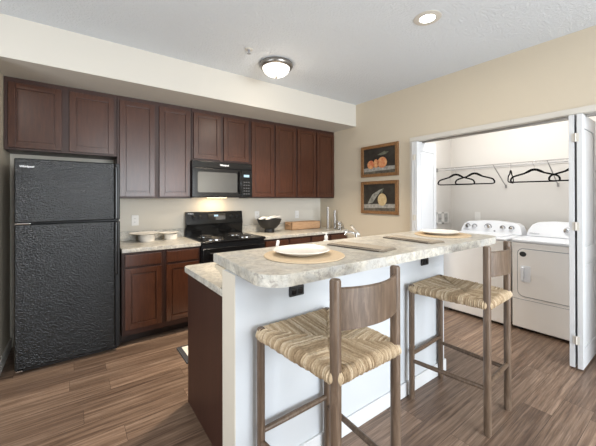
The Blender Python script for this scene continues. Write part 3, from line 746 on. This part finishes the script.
d = bpy.data.lights.new('ceiling_light_bulb', 'POINT'); d.energy = 3; d.color = (1, .86, .68); d.shadow_soft_size = .12
o = bpy.data.objects.new('ceiling_light_bulb', d); COL.objects.link(o); o.location = (1.63, 2.585, ZC - .33)
area('ceiling_light_beam', (1.63, 2.585, ZC - .20), (0, 0, -1), .25, .25, 52, (1, .84, .64)).data.shape = 'DISK'
bpy.data.objects['ceiling_light_beam'].data.spread = math.radians(120)
t = thing('recessed_downlight', 'lit round recessed downlight in the ceiling near the right wall', 'ceiling light', (2.137, 1.265, ZC))
OFF[t.name] = Vector((0, 0, 0))
bm = BM(); lathe(bm, [(.0665, -.0005), (.098, -.0005), (.097, -.003), (.074, -.006), (.0665, -.005)], (0, 0, 0), 48); obj('trim_ring', bm, TRIMW, t)
bm = BM(); lathe(bm, [(0, -.001), (.066, -.001), (.066, -.004), (.055, -.005), (0, -.0055)], (0, 0, 0), 40); obj('lens', bm, LED, t)
L = area('downlight_and_fill_beam', (2.137, 1.265, ZC - .012), (0, 0, -1), .13, .13, 9, (1, .93, .82)); L.data.shape = 'DISK'
t = thing('sprinkler_head', 'small round sprinkler head in the ceiling near the flush light', 'sprinkler', (1.272, 2.478, ZC))
OFF[t.name] = Vector((0, 0, 0))
bm = BM(); lathe(bm, [(.014, -.0005), (.036, -.0005), (.037, -.004), (.030, -.010), (.016, -.008)], (0, 0, 0), 32); obj('escutcheon', bm, TRIMW, t)
bm = BM(); lathe(bm, [(0, -.002), (.012, -.002), (.012, -.02), (.006, -.024), (.005, -.04), (0, -.04)], (0, 0, 0), 16); lathe(bm, [(0, -.04), (.017, -.041), (.017, -.043), (0, -.044)], (0, 0, 0), 16); obj('nozzle', bm, GRY, t)

# ------------------------------------------------------------------ bifold doors, folded open at both ends of the opening
def bifold(name, ya, yb, flip):
    """two leaves stacked; ya is the leaf towards the middle of the opening"""
    X0, X1, Z0, Z1, TH = 3.232, (3.65 if flip > 0 else 3.70), .018, 2.046, .034
    root = bpy.data.objects.new(name, None); COL.objects.link(root); root['kind'] = 'structure'; root.location = (X0, (ya + yb) / 2, 0); OFF[root.name] = Vector(root.location)
    for y in (ya, yb):
        bm = BM(); st_, pd = .062, .008
        y0, y1 = y - TH / 2, y + TH / 2
        box(bm, X0, X0 + st_, y0, y1, Z0, Z1, .002); box(bm, X1 - st_, X1, y0, y1, Z0, Z1, .002)
        rails = [(Z0, Z0 + .15), (.86, .98), (Z1 - .11, Z1)]
        for a, b in rails: box(bm, X0 + st_ - .001, X1 - st_ + .001, y0, y1, a, b, .0015)
        for a, b in ((Z0 + .15, .86), (.98, Z1 - .11)):
            box(bm, X0 + st_ - .001, X1 - st_ + .001, y0 + pd, y1 - pd, a - .001, b + .001)
            box(bm, X0 + st_ + .028, X1 - st_ - .028, y0 + .003, y1 - .003, a + .028, b - .028, .006)
        obj('door_leaf', bm, DOORW, root)
    for z in (.24, 1.15, 1.86):
        bm = BM(); ym = (ya + yb) / 2
        cyl(bm, (X0 - .004, ym, z - .035), (X0 - .004, ym, z + .035), .005, 10)
        box(bm, X0 - .003, X0 - .0005, ym - .022, ym + .022, z - .033, z + .033, .001); obj('hinge', bm, TRIMW, root)
bifold('door_1', 2.066, 2.103, 1)
bifold('door_2', .676, .627, -1)

# ------------------------------------------------------------------ washer and dryer
WX = 3.70
t = thing('washing_machine', 'white top-loading washing machine with five round dials', 'washing machine', (4.05, 1.645, 0))
wy0, wy1 = 1.300, 1.990
bm = BM(); box(bm, WX, 4.31, wy0, wy1, .03, .915, .012, 3); obj('cabinet', bm, WENM, t)
bm = BM(); box(bm, WX - .006, 4.31, wy0 - .001, wy1 + .001, .917, .945, .010, 3); tp = obj('top', bm, WENC, t)
bm = BM(); prism(bm, rrect(WX + .05, 4.10, wy0 + .07, wy1 - .07, .05), 'xy', .944, .957, .005); obj('lid', bm, WENC, t)
def console(bm, ys, xb, zt0):
    """ys: outline (y, z) of the front face; the face leans back with height"""
    fr = [bm.verts.new((xb[0] + (z - .945) * .42, y, z)) for y, z in ys]; bk = [bm.verts.new((xb[1], y, z)) for y, z in ys]
    bm.faces.new(fr); bm.faces.new(bk[::-1]); n = len(ys)
    for i in range(n): bm.faces.new((fr[i], bk[i], bk[(i + 1) % n], fr[(i + 1) % n]))
    bmesh.ops.bevel(bm, geom=[e for e in bm.edges if all(v in fr for v in e.verts)], offset=.012, segments=3, profile=.5, affect='EDGES')
    return bm
ol = [(wy0 + .005, .946), (wy1 - .005, .946), (wy1 - .008, .99), (wy1 - .03, 1.045), (wy1 - .075, 1.073)]
for k in range(1, 8): ol.append((wy1 - .075 - (wy1 - wy0 - .15) * k / 8, 1.073 + .022 * math.sin(PI * k / 8)))
ol += [(wy0 + .075, 1.073), (wy0 + .03, 1.045), (wy0 + .008, .99)]
bm = BM(); console(bm, ol, (4.135, 4.31), 0); cs = obj('control_console', bm, WENC, t)
for y, r in ((1.905, .026), (1.822, .026), (1.665, .036), (1.505, .026), (1.412, .026)):
    z = 1.018; x = 4.135 + (z - .945) * .42
    bm = BM(); lathe(bm, [(r, .002), (r, -.006), (r * .85, -.012), (r * .78, -.030), (0, -.032)], (x, y, z), 24, 'x'); k_ = obj('knob', bm, CHR, cs, 'silver round dial')
    bm = BM(); lathe(bm, [(r * 1.18, .0035), (r * 1.18, -.004), (r, -.004)], (x, y, z), 24, 'x'); obj('dial_ring', bm, GRY, k_)
bm = BM(); lathe(bm, [(.010, .004), (.010, -.006), (0, -.007)], (4.145, 1.585, .975), 14, 'x'); obj('start_button', bm, GRY, cs)
lettering('lettering', 'Whirlpool', .018, (4.141, 1.952, .968), (0, -1, 0), (.39, 0, .92), GRY, cs)
for x in (WX + .06, 4.25):
    for y in (wy0 + .06, wy1 - .06):
        bm = BM(); cyl(bm, (x, y, 0), (x, y, .035), .02, 12); obj('foot', bm, BLKM, t)

DX = 3.745
t = thing('dryer', 'white clothes dryer with a front door beside the washing machine', 'dryer', (4.05, .93, 0))
dy0, dy1 = .575, 1.268
bm = BM(); box(bm, DX, 4.31, dy0, dy1, .03, .915, .012, 3); obj('cabinet', bm, WENM, t)
bm = BM(); box(bm, DX - .008, 4.31, dy0 - .001, dy1 + .001, .916, .948, .010, 3); obj('top', bm, WENC, t)
bm = BM(); prism(bm, rrect(dy0 + .045, dy1 - .05, .357, .856, .055, 8), 'yz', DX - .004, DX + .006, .003); obj('door_seam', bm, GRY, t)
bm = BM(); prism(bm, rrect(dy0 + .052, dy1 - .057, .364, .849, .050, 8), 'yz', DX - .012, DX + .004, .005); dd = obj('door', bm, WENM, t)
bm = BM(); prism(bm, rrect(1.10, 1.185, .515, .680, .012, 4), 'yz', DX - .016, DX - .010, .002); hb = obj('handle', bm, WENC, dd)
bm = BM(); box(bm, DX - .045, DX - .028, 1.150, 1.178, .53, .665, .006, 3); box(bm, DX - .035, DX - .012, 1.155, 1.175, .53, .55, .003); box(bm, DX - .035, DX - .012, 1.155, 1.175, .645, .665, .003); obj('handle_grip', bm, WENC, hb)
bm = BM(); lathe(bm, [(.026, .002), (.026, -.003), (0, -.004)], (DX - .012, 1.165, .798), 28, 'x')
for v in bm.verts: v.co.y = 1.165 + (v.co.y - 1.165) * 1.15
obj('badge', bm, DOTB, dd, 'dark oval badge')
bm = BM(); box(bm, DX - .001, DX + .001, dy0 + .01, dy1 - .01, .325, .329); obj('panel_seam', bm, GRY, t)
ol = [(dy0 + .005, .949), (dy1 - .005, .949), (dy1 - .02, 1.02), (dy1 - .05, 1.075), (dy1 - .10, 1.104), (dy1 - .22, 1.116), (dy0 + .22, 1.116), (dy0 + .10, 1.104), (dy0 + .05, 1.075), (dy0 + .02, 1.02)]
bm = BM(); console(bm, ol, (4.135, 4.31), 0); cs = obj('control_console', bm, WENC, t)
for y in (.905, .72):
    z = 1.03; x = 4.135 + (z - .945) * .42
    bm = BM(); lathe(bm, [(.036, .003), (.036, -.006), (.030, -.012), (.027, -.030), (0, -.032)], (x, y, z), 24, 'x'); obj('knob', bm, CHR, cs, 'silver round dial')
lettering('lettering', 'Whirlpool', .022, (4.142, 1.232, .975), (0, -1, 0), (.39, 0, .92), GRY, cs)
for x in (DX + .06, 4.25):
    for y in (dy0 + .06, dy1 - .06):
        bm = BM(); cyl(bm, (x, y, 0), (x, y, .035), .02, 12); obj('foot', bm, BLKM, t)

# ------------------------------------------------------------------ closet shelf, hangers, wall boxes
SZ, SX = 1.785, 4.10
t = thing('wire_shelf', 'long wire closet shelf above the washer and dryer', 'shelf', (4.3, 1.35, SZ))
bm = BM(); y0, y1 = CY0 + .02, CY1 - .012
cyl(bm, (SX, y0, SZ), (SX, y1, SZ), .0045, 8); cyl(bm, (SX, y0, SZ - .028), (SX, y1, SZ - .028), .0035, 8)
obj('front_rod', bm, WIREB, t)
bm = BM(); cyl(bm, (CXB - .012, y0, SZ), (CXB - .012, y1, SZ), .003, 6); cyl(bm, (4.3, y0, SZ - .004), (4.3, y1, SZ - .004), .003, 6)
y = y0 + .01
while y < y1:
    tube(bm, [(CXB - .012, y, SZ + .003), (SX, y, SZ + .003), (SX - .002, y, SZ - .028)], .0016, 5); y += .0254
obj('wire_deck', bm, WIRE, t)
for y in (1.585, 1.058):
    bm = BM(); cyl(bm, (SX, y, SZ), (CXB - .004, y, 1.53), .0055, 8); box(bm, CXB - .006, CXB - .0005, y - .012, y + .012, 1.505, 1.55, .002); obj('brace', bm, WIREB, t)
bm = BM(); box(bm, SX - .012, SX + .02, y1 - .002, CY1 - .0005, SZ - .045, SZ + .012, .003); obj('wall_bracket', bm, WIREB, t)

def hanger_parts(t, wd):
    OFF[t.name] = Vector((0, 0, 0))
    h = wd / 2
    # hook round the rod (origin at the rod centre), then the shoulders and the trouser bar
    bm = BM(); pts = []
    for k in range(13):
        a = math.radians(200 - 220 * k / 12); pts.append((.016 * math.cos(a), 0, .016 * math.sin(a) - .004))
    pts += [(.012, 0, -.022), (.003, 0, -.036), (0, 0, -.05), (0, 0, -.090)]
    tube(bm, pts, .0022, 8); obj('hook', bm, CHR, t, 'thin metal hook')
    bm = BM(); sh = [(0, -.085), (.03, -.089), (.06, -.104), (.10, -.124), (.16, -.140), (.21, -.154), (.232, -.166), (.245, -.186), (.247, -.203), (.236, -.215), (.21, -.219)]
    right = [(x * h / .247, 0, z) for x, z in sh]; left = [(-x, 0, z) for x, _, z in right]
    loop = left[::-1] + right[1:] 
    bar = [(right[-1][0] * (1 - 2 * k / 12), 0, -.219) for k in range(1, 12)]
    allp = loop + bar
    rad = []
    for x, _, z in allp: rad.append(.0135 if (abs(x) < .07 and z > -.13) else (.0095 if z > -.205 else .0075))
    tube(bm, allp, rad, 8, closed=True)
    for v in bm.verts: v.co.y *= .6
    obj('frame', bm, HANG, t)
hg = 'black velvet hangers on the closet rod'
HZ = SZ - .008

t = thing('coat_hanger', 'black hanger at the left end of the closet rod', 'hanger', (SX, 2.03, HZ), math.radians(113), hg); hanger_parts(t, .43)
h0 = t
dup(h0, (SX, 1.795, HZ), math.radians(112), 'second black hanger from the left, overlapping the leftmost one', hg)
dup(h0, (SX, 1.395, HZ), math.radians(12), 'black hanger turned edge-on, left of the shelf brace nearest the door', hg)
dup(h0, (SX, 1.170, HZ), math.radians(104), 'large black hanger above the gap between washer and dryer', hg)
dup(h0, (SX, .82, HZ), math.radians(98), 'black hanger at the right end, partly hidden by the folded door', hg)

t = thing('laundry_valve_box', 'white double recessed laundry box on the closet side wall', 'laundry box', (4.25, CY1, 1.09))
for x0, x1 in ((4.095, 4.245), (4.262, 4.412)):
    bm = BM()
    for a, b, c, d in ((x0, x0 + .022, 1.01, 1.18), (x1 - .022, x1, 1.01, 1.18), (x0, x1, 1.01, 1.034), (x0, x1, 1.156, 1.18)): box(bm, a, b, CY1 - .012, CY1 - .0005, c, d, .002)
    obj('frame', bm, OUTW, t)
for x0, x1 in ((4.095, 4.245), (4.262, 4.412)):
    bm = BM(); box(bm, x0 + .02, x1 - .02, CY1 - .003, CY1 - .001, 1.03, 1.16); obj('recess', bm, LGRY, t)
for x in (4.17, 4.337):
    bm = BM(); cyl(bm, (x, CY1 - .004, 1.09), (x, CY1 - .02, 1.09), .016, 14); box(bm, x - .022, x + .022, CY1 - .024, CY1 - .018, 1.085, 1.095, .002); obj('valve', bm, CHR, t)
t = thing('wall_outlet', 'white wall outlet on the closet wall behind the washing machine', 'outlet', (CXB, 1.93, 1.13))
bm = BM(); box(bm, CXB - .006, CXB - .0005, 1.93 - .037, 1.93 + .037, 1.072, 1.188, .003); obj('cover_plate', bm, OUTW, t)
for z in (1.109, 1.151):
    bm = BM(); prism(bm, rrect(1.913, 1.947, z - .014, z + .014, .007, 4), 'yz', CXB - .0075, CXB - .005); obj('socket', bm, OUTW, t)
